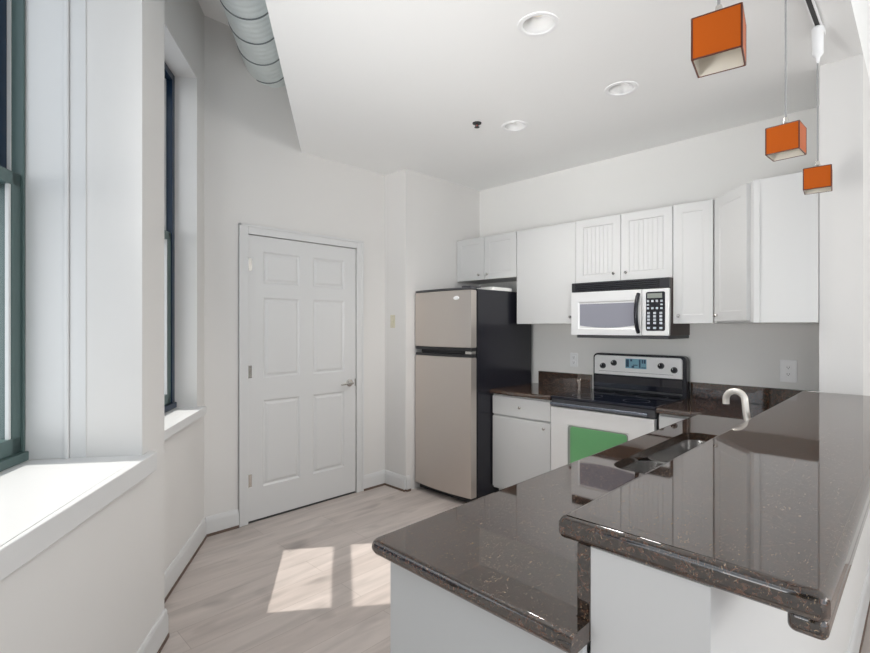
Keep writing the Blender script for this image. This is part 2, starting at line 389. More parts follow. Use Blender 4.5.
# ------------------------------------------------------------------ panelled slab helper
def panel_slab(u0, u1, z0, z1, t, cells, X, ins=0.014, dep=0.007, raise_=True, back=True, ins2=0.022):
    """slab in a local frame: u across, front at y=-t .. back y=0 ; cells = panels [(ua,ub,za,zb)]"""
    us = sorted({round(v, 5) for c in cells for v in c[:2]} | {u0, u1}); zs = sorted({round(v, 5) for c in cells for v in c[2:]} | {z0, z1})
    m = bmesh.new(); vv = {}
    for i, u in enumerate(us):
        for j, z in enumerate(zs): vv[i, j] = m.verts.new((u, -t, z))
    sel = []; dead = []
    for i in range(len(us)-1):
        for j in range(len(zs)-1):
            f = m.faces.new((vv[i, j], vv[i+1, j], vv[i+1, j+1], vv[i, j+1]))
            cu, cz = (us[i]+us[i+1])/2, (zs[j]+zs[j+1])/2
            if any(c[0] < cu < c[1] and c[2] < cz < c[3] for c in cells): sel.append(f)
    bound = [e for e in m.edges if e.is_boundary]
    r = bmesh.ops.extrude_edge_only(m, edges=bound); nv = [g for g in r['geom'] if isinstance(g, bmesh.types.BMVert)]
    for v in nv: v.co.y = 0
    be = [e for e in m.edges if e.is_boundary]
    if back: bmesh.ops.contextual_create(m, geom=be)
    bmesh.ops.recalc_face_normals(m, faces=m.faces[:])
    if sel:
        bmesh.ops.inset_individual(m, faces=sel, thickness=ins, depth=-dep)
        if raise_: bmesh.ops.inset_individual(m, faces=sel, thickness=0.010, depth=0); bmesh.ops.inset_individual(m, faces=sel, thickness=ins2, depth=dep*0.8)
    m.transform(X); return m

# ------------------------------------------------------------------ door
door = struct('door_1', None, None, 'closed white six panel door with a lever handle', (XD, (DY0+DY1)/2, 0), cat='door')
XDOOR = rotz(PI/2, (XD-0.037, 0, 0))     # local u -> +y ; front (-y local) -> +x
wd = DY1-DY0; st = 0.115; pw = (wd-3*st)/2
cells = []
for k in range(2):
    a = DY0+st+k*(pw+st); cells += [(a, a+pw, 0.24, 0.86), (a, a+pw, 1.02, 1.60), (a, a+pw, 1.70, 1.93)]
bm = panel_slab(DY0+0.003, DY1-0.003, 0.014, DZ-0.003, 0.035, cells, XDOOR, ins=0.016, dep=0.009)
leaf = obj('door_leaf', bm, 'trim', door, smooth=20)
b = newbm()
cw = 0.068
def casing_bar(b, y0, y1, z0, z1):
    box(b, XD, XD+0.014, y0, y1, z0, z1, .003)
casing_bar(b, DY0-cw, DY0-0.001, 0, DZ+cw); casing_bar(b, DY1+0.001, DY1+cw, 0, DZ+cw); casing_bar(b, DY0-0.001, DY1+0.001, DZ+0.001, DZ+cw)
box(b, XD, XD+0.020, DY0-cw, DY0-cw+0.018, 0, DZ+cw, .004); box(b, XD, XD+0.020, DY1+cw-0.018, DY1+cw, 0, DZ+cw, .004); box(b, XD, XD+0.020, DY0-cw, DY1+cw, DZ+cw-0.018, DZ+cw, .004)
obj('door_casing', b, 'trim', door)
b = newbm(); box(b, XD-0.118, XD-0.002, DY0, DY1, 0.0005, 0.006); obj('threshold', b, 'dark', door)
for zz in (0.30, 1.07, 1.83):
    b = newbm(); tube(b, [(XD+0.004, DY0+0.001, zz-0.045), (XD+0.004, DY0+0.001, zz+0.045)], 0.006, 10); box(b, XD-0.004, XD-0.0005, DY0+0.0, DY0+0.03, zz-.044, zz+.044)
    obj('hinge', b, 'nickel', leaf)
hy, hz = DY1-0.065, 0.925
hd = newbm(); lathe(hd, [(0, 0), (.031, 0), (.031, .006), (.026, .011), (.012, .013), (.011, .045), (0, .045)], 20, X=Matrix.Translation((XD-0.002, hy, hz)) @ Matrix.Rotation(PI/2, 4, 'Y'))
tube(hd, [(XD+0.042, hy+.006, hz), (XD+0.044, hy-.03, hz), (XD+0.042, hy-.075, hz-.003), (XD+0.036, hy-.105, hz-.006)], [.010, .009, .008, .006], 10)
obj('lever_handle', hd, 'nickel', leaf)
b = newbm(); box(b, XD-0.004, XD-0.0005, DY1-0.012, DY1-0.003, hz-.03, hz+.03); obj('strike_plate', b, 'nickel', leaf)

# ------------------------------------------------------------------ refrigerator
fr = thing('refrigerator', 'stainless top freezer refrigerator with black sides beside the wall nook', 'refrigerator', (0.33, -0.42, 0))
FX0, FX1 = 0.012, 0.639
b = newbm(); box(b, FX0+.006, FX1, -0.795, -0.05, 0.045, 1.685, .006); box(b, FX0+.04, FX1-.04, -0.78, -0.08, 0.02, 0.05)
obj('body', b, 'black', fr)
b = newbm(); box(b, FX0+.01, FX1-.01, -0.83, -0.79, 0.012, 0.058, .004); obj('kick_plate', b, 'blackp', fr)
for fx in (FX0+.06, FX1-.06):
    for fy in (-0.72, -0.12):
        b = newbm(); lathe(b, [(0, 0), (.02, 0), (.018, .03), (0, .03)], 12, X=Matrix.Translation((fx, fy, 0))); obj('foot', b, 'blackp', fr)
def bow(z0, z1, d0=-0.808, d1=-0.872, bulge=0.024, bev=.008, x0=FX0, x1=FX1):
    n = 14; pts = [(x0, d0)]
    for k in range(n+1):
        t = k/n; pts.append((x0+(x1-x0)*t, d1-bulge*(1-(2*t-1)**2)))
    pts.append((x1, d0)); b = newbm(); prism(b, pts[::-1], z0, z1, bev, 3); return b
fd = obj('freezer_door', bow(1.225, 1.676), 'steel', fr)
md = obj('fridge_door', bow(0.062, 1.150), 'steel', fr)
obj('door_gasket', (lambda b: (box(b, FX0+.012, FX1-.012, -0.809, -0.794, .07, 1.675), b)[1])(newbm()), 'blackp', fr)
lab(obj('top_trim', bow(1.676, 1.696, d1=-0.868), 'char', fr), 'charcoal cap over the freezer door')
lab(obj('grip_strip', bow(1.200, 1.2255, d1=-0.866, bulge=.02, bev=.004), 'blackp', fd), 'black grip under the freezer door')
lab(obj('grip_strip', bow(1.1495, 1.172, d1=-0.866, bulge=.02, bev=.004), 'blackp', md), 'black grip on the lower door')
b = newbm(); box(b, FX1-0.075, FX1-.01, -0.858, -0.80, 1.172, 1.200, .005); lab(obj('hinge', b, 'nickel', fr), 'bright hinge between the doors')
b = newbm(); box(b, FX1-0.10, FX1-.01, -0.87, -0.74, 1.6955, 1.708, .004); obj('hinge_cover', b, 'char', fr)
b = newbm(); lathe(b, [(0, .004), (.026, .003), (.030, 0), (0, 0)], 28, X=Matrix.Translation((0.50, -0.8885, 1.615)) @ Matrix.Rotation(math.radians(4), 4, 'Z') @ Matrix.Rotation(PI/2, 4, 'X') @ Matrix.Diagonal((1, .5, 1, 1)))
bd = lab(obj('badge', b, 'white', fd), 'pale oval badge')
b = newbm(); box(b, FX1-0.17, FX1-.005, -0.60, -0.34, 1.6855, 1.712, .002)
tag(obj('paper_booklet', b, 'paper'), 'white paper booklet lying on top of the refrigerator', 'booklet')

# ------------------------------------------------------------------ cabinets
def knob(p, X, parent, m='nickel'):
    b = newbm(); lathe(b, [(0, .022), (.008, .021), (.0115, .016), (.010, .010), (.0055, .007), (.0065, 0), (0, 0)], 14, X=X @ Matrix.Translation(p) @ Matrix.Rotation(PI/2, 4, 'X'))
    o = obj('knob', b, m, parent); return o
def cab_door(nm, u0, u1, z0, z1, X, parent, kn=None, bead=False, flat=False, knob_m='nickel'):
    """X maps local (u, -y front, z); door occupies y -0.02..0"""
    g = 0.0022; fw = 0.058; b = newbm()
    if flat:
        box(b, u0+g, u1-g, -0.020, -0.001, z0+g, z1-g, .005, X=X)
    else:
        s = panel_slab(u0+g, u1-g, z0+g, z1-g, 0.020, [(u0+fw, u1-fw, z0+fw, z1-fw)], X, ins=.006, dep=0.006 if bead else 0.0025, raise_=False)
        merge(b, s)
        a0, a1 = u0+fw+.006, u1-fw-.006; n = max(2, round((a1-a0)/0.032)) if bead else 0
        for k in range(n):
            p = a0+(a1-a0)*k/n; q = a0+(a1-a0)*(k+1)/n
            box(b, p+.0022, q-.0022, -0.0175, -0.013, z0+fw+.006, z1-fw-.006, .0018, 1, X=X)
    d = obj(nm, b, 'cab', parent, smooth=30)
    if kn: knob((kn[0], -0.020, kn[1]), X, d, knob_m)
    return d
XU = Matrix.Translation((0, -0.316, 0))
ZT, ZB, ZS = 2.190, 1.411, 1.808
def upper(label, x0, x1, z0, doors, bead):
    t = thing('upper_cabinet', label, 'cabinet', ((x0+x1)/2, -0.16, z0), 'white wall cabinets')
    b = newbm(); box(b, x0+.0008, x1-.0008, -0.315, -0.002, z0, ZT, .002); obj('body', b, 'cab', t)
    for u0, u1, kn, fl in doors: cab_door('door', u0, u1, z0-0.002, ZT+0.001, XU, t, kn, bead, fl, 'nickel')
    return t
upper('short two door wall cabinet above the refrigerator', 0.004, 0.678, ZS, [(0.004, 0.333, (0.275, ZS+.045), False), (0.333, 0.678, (0.372, ZS+.045), False)], False)
upper('tall single door wall cabinet between refrigerator and microwave', 0.678, 1.226, ZB, [(0.678, 1.226, (1.185, ZB+.055), True)], False)
upper('short wall cabinet with two beadboard doors above the microwave', 1.226, 1.930, 1.716, [(1.226, 1.577, (1.527, 1.772), False), (1.577, 1.930, (1.618, 1.772), False)], True)
upper('narrow tall wall cabinet right of the microwave', 1.9305, 2.184, ZB, [(1.9305, 2.172, (1.968, ZB+.05), False)], False)
dc = thing('corner_cabinet', 'diagonal corner wall cabinet with angled door and plain end panel', 'cabinet', (2.5, -0.3, ZB), 'white wall cabinets')
A = Vector((2.188, -0.318, 0)); B = Vector((2.447, -0.612, 0))
b = newbm(); prism(b, [(2.1855, -0.002), (2.1855, -0.318), (2.188, -0.318), (2.447, -0.612), (2.728, -0.612), (2.728, -0.002)], ZB, ZT, .0015, 1); obj('body', b, 'cab', dc)
ang = math.atan2(B.y-A.y, B.x-A.x); LDG = (B-A).length
cab_door('door', 0.014, LDG-0.026, ZB+.012, ZT-.004, rotz(ang, (A.x, A.y, 0)) @ Matrix.Translation((0, -0.001, 0)), dc, (0.046, ZB+.05), False, False, 'nickel')
b = newbm(); box(b, 2.449, 2.478, -0.620, -0.6125, ZB, ZT, .002); obj('stile', b, 'cab', dc)

# base cabinet left of the range
XB = Matrix.Translation((0, -0.601, 0))
def base_cab(label, x0, x1, kd):
    t = thing('base_cabinet', label, 'cabinet', ((x0+x1)/2, -0.3, 0), 'white base cabinets')
    b = newbm(); box(b, x0, x1, -0.60, -0.004, 0.10, 0.850, .002); box(b, x0, x1, -0.53, -0.004, 0.001, 0.10); obj('body', b, 'cab', t)
    cab_door('drawer', x0+.003, x1-.003, 0.693, 0.845, XB, t, ((x0+x1)/2, 0.770), False, True)
    cab_door('door', x0+.003, x1-.003, 0.115, 0.686, XB, t, kd, False, True)
    return t
base_cab('white base cabinet with drawer and door between refrigerator and range', 0.644, 1.186, (1.13, 0.640))
base_cab('narrow white base cabinet squeezed right of the range', 1.940, 2.196, (1.99, 0.640))

# ------------------------------------------------------------------ countertops
def fill_slab(outer, holes, z0, z1):
    m = bmesh.new(); loops = []; eds = []
    for lp in [outer]+holes:
        v = [m.verts.new((x, y, z1)) for x, y in lp]; loops.append(v)
        eds += [m.edges.new((v[i], v[(i+1) % len(v)])) for i in range(len(v))]
    bmesh.ops.triangle_fill(m, edges=eds, use_beauty=True, use_dissolve=False)
    r = bmesh.ops.extrude_face_region(m, geom=m.faces[:])
    for g in r['geom']:
        if isinstance(g, bmesh.types.BMVert): g.co.z = z0
    bmesh.ops.recalc_face_normals(m, faces=m.faces[:]); return m
CT = 0.034; HR = CT/2
ct = thing('countertop', 'dark granite counter left of the range with low backsplash', 'countertop', (0.93, -0.3, ZC-CT))
b = newbm(); box(b, 0.645, 1.190, -0.630, -0.003, ZC-CT, ZC); tube(b, [(0.645, -0.630, ZC-HR), (1.190, -0.630, ZC-HR)], HR, 16)
obj('slab', b, 'granite', ct)
b = newbm(); box(b, 0.690, 1.190, -0.024, -0.003, ZC+.0005, 1.000, .003); obj('backsplash', b, 'granite', ct)

def rrect(x0, x1, y0, y1, r, n=6):
    pts = []
    for cx, cy, a in ((x1-r, y1-r, 0), (x0+r, y1-r, 90), (x0+r, y0+r, 180), (x1-r, y0+r, 270)):
        for k in range(n+1):
            t = math.radians(a+90*k/n); pts.append((cx+r*math.cos(t), cy+r*math.sin(t)))
    return pts
PX0, PX1, PY = 2.196, 2.689, -3.028
SK = (2.305, 2.600, -2.065, -1.225)
pc = thing('countertop', 'long low granite peninsula counter holding the double sink', 'countertop', (2.45, -1.8, ZC-CT))
outer = [(1.940, -0.003), (1.940, -0.630), (PX0-.002, -0.630), (PX0, -0.632), (PX0, PY+.012), (PX0+.012, PY), (2.714, PY), (2.714, -2.982), (PX1, -2.982), (PX1, -0.003)]
m_ = fill_slab(outer, [rrect(*SK, 0.07)], ZC-CT, ZC); b = newbm(); merge(b, m_)
tube(b, [(1.940, -0.630, ZC-HR), (PX0, -0.630, ZC-HR)], HR, 16)
arc = [(PX0+.012-.012*math.sin(math.radians(a)), PY+.012-.012*math.cos(math.radians(a)), ZC-HR) for a in range(90, -1, -30)]
tube(b, [(PX0, -0.630, ZC-HR)]+arc+[(2.7146, PY, ZC-HR)], HR, 16)
obj('slab', b, 'granite', pc, smooth=40)
b = newbm(); box(b, 1.940, 2.689, -0.024, -0.003, ZC+.0005, 1.000, .003); obj('backsplash', b, 'granite', pc)
b = newbm(); box(b, 2.690, 2.7142, -2.980, -0.60, ZC-CT, 1.0165, .002); lab(obj('riser', b, 'granite', pc), 'granite upstand below the raised bar')

pb = thing('peninsula_cabinet', 'white cabinet run with blank end panel under the low counter', 'cabinet', (2.45, -1.8, 0), 'white base cabinets')
b = newbm()
box(b, 2.222, 2.242, -2.99, -0.605, 0.10, 0.853); box(b, 2.212, 2.712, -3.0, -2.984, 0.001, 0.853, .002); box(b, 2.66, 2.688, -2.98, -0.605, 0.001, 0.853); box(b, 2.30, 2.68, -2.98, -0.605, 0.001, 0.12)
obj('body', b, 'cab', pb)
XK = rotz(-PI/2, (2.221, 0, 0))
for k in range(4):
    cab_door('door', 0.64+k*.585, 0.64+(k+1)*.585, 0.115, 0.845, XK, pb, (0.64+k*.585+.05, .77), False, True)

# sink
sk = thing('sink', 'stainless double bowl sink set under the granite counter', 'sink', ((SK[0]+SK[1])/2, (SK[2]+SK[3])/2, 0.70))
def bowl(x0, x1, y0, y1, dep):
    r = .06; m = bmesh.new(); top = rrect(x0, x1, y0, y1, r); mid = rrect(x0+.012, x1-.012, y0+.012, y1-.012, r-.01); bot = rrect(x0+.05, x1-.05, y0+.05, y1-.05, .03)
    zt = ZC-CT-0.001; rings = [[m.verts.new((x, y, zz)) for x, y in lp] for lp, zz in ((rrect(x0-.012, x1+.012, y0-.012, y1+.012, r+.012), zt), (top, zt), (mid, zt-dep+.04), (bot, zt-dep))]
    for P_, Q_ in zip(rings, rings[1:]):
        n = len(P_)
        for k in range(n): m.faces.new((P_[k], P_[(k+1) % n], Q_[(k+1) % n], Q_[k]))
    m.faces.new(rings[-1]); bmesh.ops.recalc_face_normals(m, faces=m.faces[:])
    for f in m.faces: f.normal_flip()
    return m
YD = -1.745
for (ya, yb, dp, lb) in ((SK[2]+.006, YD-.012, .15, 'smaller bowl'), (YD+.012, SK[3]-.006, .18, 'larger bowl')):
    bo = lab(obj('bowl', bowl(SK[0]-.0+.006, SK[1]-.006, ya, yb, dp), 'sink', sk), lb)
    b = newbm(); lathe(b, [(0, .004), (.02, .003), (.038, .004), (.042, 0), (0, 0)], 20, X=Matrix.Translation(((SK[0]+SK[1])/2, (ya+yb)/2, ZC-CT-dp))); obj('drain', b, 'chrome', bo)

# faucet
FC = Vector((2.622, -1.50, ZC+.0005))
fa = thing('faucet', 'pale gooseneck kitchen faucet behind the sink', 'faucet', tuple(FC))
pts = [(FC.x, FC.y, ZC+.02), (FC.x, FC.y, ZC+.14)]
R_ = 0.036; zc_ = ZC+0.205
pts = [FC+Vector((0, 0, .02)), FC+Vector((0, 0, .10)), FC+Vector((-.010, 0, .16))]
for a in range(0, 181, 15):
    t = math.radians(a); pts.append(Vector((FC.x-.014-R_+R_*math.cos(t), FC.y+.02*(a/180), zc_+R_*math.sin(t))))
pts.append(pts[-1]+Vector((0, 0, -.02)))
b = newbm(); tube(b, pts, [.0125]*len(pts), 14); obj('spout', b, 'faucet', fa)
b = newbm(); lathe(b, [(0, 0), (.022, 0), (.021, .008), (.018, .022), (.015, .03), (0, .03)], 20, X=Matrix.Translation(FC)); obj('base', b, 'faucet', fa)
b = newbm(); tube(b, [FC+Vector((0, .0, .05)), FC+Vector((0, .035, .055)), FC+Vector((-.01, .085, .075))], [.011, .008, .006], 10); obj('lever', b, 'faucet', fa)
b = newbm(); lathe(b, [(0, 0), (.018, 0), (.017, .006), (.010, .01), (.010, .045), (0, .046)], 16, X=Matrix.Translation((2.645, -1.30, ZC+.0005)))
tube(b, [(2.645, -1.30, ZC+.04), (2.61, -1.30, ZC+.045)], .006, 8)
tag(obj('soap_dispenser', b, 'faucet'), 'small pale soap dispenser beside the faucet', 'dispenser')

# raised bar
BT = 0.040; br = BT/2
BX0, BX1, BY0, BY1 = 2.680, 3.020, -2.966, -0.585
bt = thing('bar_countertop', 'raised dark granite bar top with rounded edges in the foreground', 'countertop', (2.85, -1.8, ZBAR-BT))
b = newbm(); prism(b, [(2.657, BY1), (2.657, -2.984), (2.661, -2.988), (3.026, -2.988), (3.036, -2.978), (3.036, BY1)], ZBAR-BT, ZBAR, .013, 5)
obj('slab', b, 'granite', bt, smooth=50)
b = newbm(); box(b, BX1-.030, BX1+.014, -2.980, BY1, ZBAR-BT-.024, ZBAR-BT+.006, .010, 4); lab(obj('edge_strip', b, 'granite', bt), 'second layer of granite along the dining edge')

# ------------------------------------------------------------------ range
RX0, RX1 = 1.195, 1.931
rg = thing('range', 'stainless electric range with black glass top between the base cabinets', 'stove', ((RX0+RX1)/2, -0.32, 0))
b = newbm(); box(b, RX0, RX1, -0.60, -0.03, 0.03, 0.872, .003); box(b, RX0+.03, RX1-.03, -0.57, -0.05, 0.001, 0.04); obj('body', b, 'black', rg)
b = newbm(); box(b, RX0-.002, RX1+.002, -0.640, -0.05, 0.873, 0.893, .005); ck = lab(obj('cooktop', b, 'blackg', rg), 'black glass cooktop')
for (cx, cy, r) in ((RX0+.19, -.46, .105), (RX1-.19, -.46, .085), (RX0+.19, -.20, .08), (RX1-.19, -.20, .105)):
    b = newbm(); lathe(b, [(r-.003, .0004), (r, .0004)], 40, X=Matrix.Translation((cx, cy, 0.8932))); obj('burner_ring', b, 'char', ck)
# backguard : tilted face
def bgprof(x0, x1, y0, y1, z0, z1, r, m, name, parent):
    """rounded-top plate in xz, thickness in y"""
    pts = [(x0, z0), (x1, z0)]
    for cx, a0 in ((x1-r, 0), (x0+r, 90)):
        for k in range(7):
            t = math.radians(a0+90*k/6); pts.append((cx+r*math.cos(t), z1-r+r*math.sin(t)))
    b = newbm(); X = Matrix.Translation((0, y1, 0)) @ Matrix.Rotation(PI/2, 4, 'X')
    prism(b, pts, 0, y1-y0, .003, 2, X=X); return obj(name, b, m, parent)
gd = bgprof(RX0+.048, RX1+.006, -0.090, -0.028, 0.880, 1.183, 0.035, 'black', 'backguard', rg)
cp = bgprof(RX0+.062, RX1-.020, -0.1005, -0.0895, 1.022, 1.168, 0.022, 'steel_l', 'control_panel', gd)
b = newbm(); box(b, RX0+.062, RX1-.02, -0.096, -0.0895, 0.918, 1.012, .003); lab(obj('lower_panel', b, 'blackg', gd), 'black glass strip under the controls')
b = newbm(); box(b, RX0+.062, RX1-.02, -0.112, -0.092, 0.905, 0.918, .004); obj('ledge_trim', b, 'char', gd)
b = newbm(); box(b, 1.507, 1.664, -0.103, -0.1003, 1.078, 1.150, .001); dp = lab(obj('display', b, 'lcd', cp), 'blue clock display')
b = newbm()
for (xa, xb, za, zb) in ((1.512, 1.535, 1.088, 1.145), (1.545, 1.56, 1.130, 1.147), (1.555, 1.575, 1.082, 1.098), (1.565, 1.60, 1.100, 1.107), (1.61, 1.622, 1.085, 1.147), (1.630, 1.640, 1.118, 1.146), (1.645, 1.659, 1.118, 1.146), (1.628, 1.66, 1.084, 1.090)):
    box(b, xa, xb, -0.1036, -0.1028, za, zb)
obj('digits', b, 'navy', dp)
for kx, kz in ((1.330, 1.087), (1.418, 1.113), (1.768, 1.108), (1.858, 1.083)):
    b = newbm(); lathe(b, [(0, .026), (.016, .025), (.019, .018), (.0225, .004), (.0225, 0), (0, 0)], 22, X=Matrix.Translation((kx, -0.1005, kz)) @ Matrix.Rotation(PI/2, 4, 'X'))
    box(b, kx-.004, kx+.004, -0.1335, -0.122, kz-.018, kz+.018, .002); kn = obj('knob', b, 'black', cp)
    b = newbm(); box(b, kx-.0012, kx+.0012, -0.1345, -0.133, kz+.004, kz+.017); lab(obj('pointer', b, 'white', kn), 'white pointer line')
b = newbm(); box(b, RX0+.10, RX1-.08, -0.1009, -0.1003, 1.046, 1.048); obj('groove', b, 'char', cp)
# front : control strip, door, drawer
b = newbm(); box(b, RX0+.002, RX1-.002, -0.632, -0.60, 0.822, 0.872, .003); obj('front_strip', b, 'char', rg)
dr_b = panel_slab(RX0+.004, RX1-.004, 0.245, 0.815, 0.042, [(1.325, 1.768, 0.40, 0.706)], Matrix.Translation((0, -0.601, 0)), ins=.012, dep=.006, raise_=False)
od = lab(obj('oven_door', dr_b, 'steel_l', rg), 'bright steel oven door')
pts = []
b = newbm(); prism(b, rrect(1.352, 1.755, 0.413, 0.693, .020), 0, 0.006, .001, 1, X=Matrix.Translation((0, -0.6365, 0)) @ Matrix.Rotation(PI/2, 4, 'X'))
wn = lab(obj('window', b, 'green', od), 'green oven window')
b = newbm(); prism(b, rrect(1.331, 1.762, 0.406, 0.700, .022), 0, 0.004, .0008, 1, X=Matrix.Translation((0, -0.6365, 0)) @ Matrix.Rotation(PI/2, 4, 'X')); lab(obj('window_border', b, 'lcdg', od), 'grey border around the oven window')
b = newbm()
tube(b, [(RX0+.03, -0.688, 0.846), (RX1-.03, -0.688, 0.846)], .012, 12)
for hx in (RX0+.06, RX1-.06): box(b, hx-.012, hx+.012, -0.686, -0.63, 0.838, 0.854, .003)
lab(obj('handle', b, 'bar', od), 'dark bar handle')
b = newbm(); box(b, RX0+.004, RX1-.004, -0.640, -0.601, 0.075, 0.238, .004); obj('storage_drawer', b, 'steel_l', rg)

# ------------------------------------------------------------------ microwave
MX0, MX1, MF = 1.227, 1.9295, -0.405
mw = thing('microwave', 'stainless over the range microwave under the beadboard cabinet', 'microwave', ((MX0+MX1)/2, -0.2, 1.312))
b = newbm(); box(b, MX0+.002, MX1, -0.372, -0.003, 1.330, 1.7135, .002); lab(obj('body', b, 'brown', mw), 'dark brown casing')
b = newbm(); prism(b, [(MX0+.05, -0.395), (MX1-.01, -0.395), (MX1, -0.36), (MX1, -0.02), (MX0+.02, -0.02), (MX0+.02, -0.36)], 1.308, 1.331, .004, 2); obj('bottom_tray', b, 'char', mw)
b = newbm(); box(b, MX0, MX1, -0.400, -0.371, 1.646, 1.7135, .004); vg = obj('vent_grille', b, 'blackp', mw)
b = newbm()
for k in range(4): box(b, MX0+.03, MX1-.06, -0.406, -0.398, 1.656+k*.0135, 1.661+k*.0135, .0015)
obj('slat', b, 'black', vg)
dsl = panel_slab(MX0, 1.752, 1.330, 1.643, 0.032, [(1.282, 1.712, 1.372, 1.572)], Matrix.Translation((0, -0.3735, 0)), ins=.012, dep=.006, raise_=False)
mdr = lab(obj('door', dsl, 'steel_l', mw), 'bright steel door')
# window with bowed lower edge
wp = [(1.296, 1.556), (1.296, 1.398)]
for k in range(9): wp.append((1.296+.404*k/8, 1.398-.016*(1-(2*k/8-1)**2)))
wp += [(1.700, 1.398), (1.700, 1.556)]
wp2 = []
for p in wp:
    if not wp2 or (abs(p[0]-wp2[-1][0])+abs(p[1]-wp2[-1][1])) > 1e-5: wp2.append(p)
b = newbm(); prism(b, wp2, 0, .004, 0, X=Matrix.Translation((0, -0.3985, 0)) @ Matrix.Rotation(PI/2, 4, 'X')); obj('window', b, 'mwglass', mdr)
hp = []
for k in range(13):
    t = k/12; z = 1.350+.262*t; hp.append((1.730, -0.404-.042*math.sin(PI*t)**.7, z))
b = newbm(); tube(b, hp, [.013]*13, 12); obj('handle', b, 'black', mdr)
b = newbm(); box(b, 1.754, MX1, MF, -0.3735, 1.330, 1.643, .006); pn = obj('control_panel', b, 'steel_l', mw)
b = newbm(); prism(b, rrect(1.782, 1.906, 1.362, 1.622, .012), 0, .003, .0008, 1, X=Matrix.Translation((0, MF+.0005, 0)) @ Matrix.Rotation(PI/2, 4, 'X')); kp = lab(obj('keypad', b, 'blackg', pn), 'black keypad')
b = newbm(); box(b, 1.792, 1.888, MF-.004, MF-.002, 1.580, 1.612); lab(obj('display', b, 'lcdg', kp), 'grey display')
rows = [(1.560, 4, .014), (1.536, 2, .010), (1.512, 4, .013)]
for z, n, h in rows:
    for k in range(n):
        xc = 1.796+(.088)*(k/(n-1)); b = newbm(); box(b, xc-.0075, xc+.0075, MF-.0042, MF-.002, z-h/2, z+h/2, .001, 1); obj('button', b, 'btn', kp)
for r in range(4):
    for k in range(3):
        xc = 1.800+.040*k; z = 1.480-.022*r; b = newbm(); box(b, xc-.009, xc+.009, MF-.0042, MF-.002, z-.0075, z+.0075, .001, 1); obj('button', b, 'btn', kp)
for k in range(3):
    xc = 1.800+.040*k; b = newbm(); box(b, xc-.010, xc+.010, MF-.0042, MF-.002, 1.374, 1.388, .001, 1); obj('button', b, 'btn', kp)

# ------------------------------------------------------------------ outlets and switch
def plate(nm, label, cat, X, w, h, kind, m, group=None):
    loc = X.translation; t = thing(nm, label, cat, tuple(loc), group)
    b = newbm(); box(b, -w/2, w/2, -.006, -.0005, -h/2, h/2, .003, X=X); cv = obj('cover_plate', b, m, t)
    if kind == 'outlet':
        for zc in (-.021, .021):
            b = newbm(); prism(b, rrect(-.016, .016, -.014, .014, .008), 0, .003, .0006, 1, X=X @ Matrix.Translation((0, -.0055, zc)) @ Matrix.Rotation(PI/2, 4, 'X')); s = obj('socket', b, m, cv)
            b = newbm()
            for dx in (-.006, .006): box(b, dx-.0011, dx+.0011, -.0092, -.0082, zc-.001, zc+.007, X=X)
            lathe(b, [(0, .001), (.0024, .001), (.0024, 0), (0, 0)], 10, X=X @ Matrix.Translation((0, -.0083, zc-.006)) @ Matrix.Rotation(PI/2, 4, 'X'))
            obj('slots', b, 'dark', s)
    else:
        b = newbm(); box(b, -.006, .006, -.014, -.005, -.012, .012, .002, X=X); obj('toggle', b, m, cv)
        b = newbm()
        for zc in (-.042, .042):
            b = newbm(); lathe(b, [(0, .0015), (.003, .001), (.003, 0), (0, 0)], 10, X=X @ Matrix.Translation((0, -.006, zc)) @ Matrix.Rotation(PI/2, 4, 'X')); obj('screw', b, 'nickel', cv)
    return t
plate('wall_outlet', 'small white outlet on the wall left of the range', 'outlet', Matrix.Translation((1.025, 0, 1.112)), .070, .115, 'outlet', 'white', 'wall outlets')
plate('wall_outlet', 'larger white outlet plate on the wall right of the range above the counter', 'outlet', Matrix.Translation((2.505, 0, 1.112)), .090, .140, 'outlet', 'white', 'wall outlets')
plate('light_switch', 'ivory light switch on the wall return left of the refrigerator', 'switch', Matrix.Translation((-0.165, YJ, 1.435)), .060, .112, 'switch', 'ivory')

# ------------------------------------------------------------------ recessed lights, sprinkler
LL = ['largest recessed ceiling light nearest the windows and camera', 'recessed ceiling light nearest the pendant lights', 'farthest recessed ceiling light beside the sprinkler']
can = thing('recessed_light', LL[0], 'ceiling light', (LIGHTS[0][0], LIGHTS[0][1], H), 'recessed ceiling lights')
X = Matrix.Translation((LIGHTS[0][0], LIGHTS[0][1], H))
b = newbm(); lathe(b, [(.0675, .012), (.066, -.001), (.072, -.005), (.088, -.004), (.090, -.0005), (.090, .0), (.0685, .0)], 36, X=X); obj('trim_ring', b, 'white', can)
b = newbm(); lathe(b, [(.0672, .011), (.060, .07), (.048, .115), (0, .120)], 32, X=X); obj('reflector', b, 'white', can)
b = newbm(); lathe(b, [(0, .045), (.030, .050), (.043, .068), (.040, .085), (.020, .112), (0, .112)], 24, X=X); lab(obj('bulb', b, 'frost', can), 'unlit reflector bulb')
for (x, y), l in zip(LIGHTS[1:], LL[1:]):
    c = copy_tree(can); c.location = (x, y, H); c['label'] = l
for i, (x, y) in enumerate(LIGHTS):
    d = bpy.data.lights.new('kitchen_fill_spot', 'SPOT'); o = bpy.data.objects.new('kitchen_fill_spot', d); COL.objects.link(o)  # added fill spots just below the recessed lights, which are unlit
    o.location = (x, y, H-0.015); d.energy = 12; d.spot_size = 2.4; d.spot_blend = 0.9; d.shadow_soft_size = 0.06; d.color = (1.0, 0.98, 0.96)
sp = thing('fire_sprinkler', 'small dark fire sprinkler head hanging from the kitchen ceiling', 'sprinkler', (1.033, -1.272, H))
X = Matrix.Translation((1.033, -1.272, H))
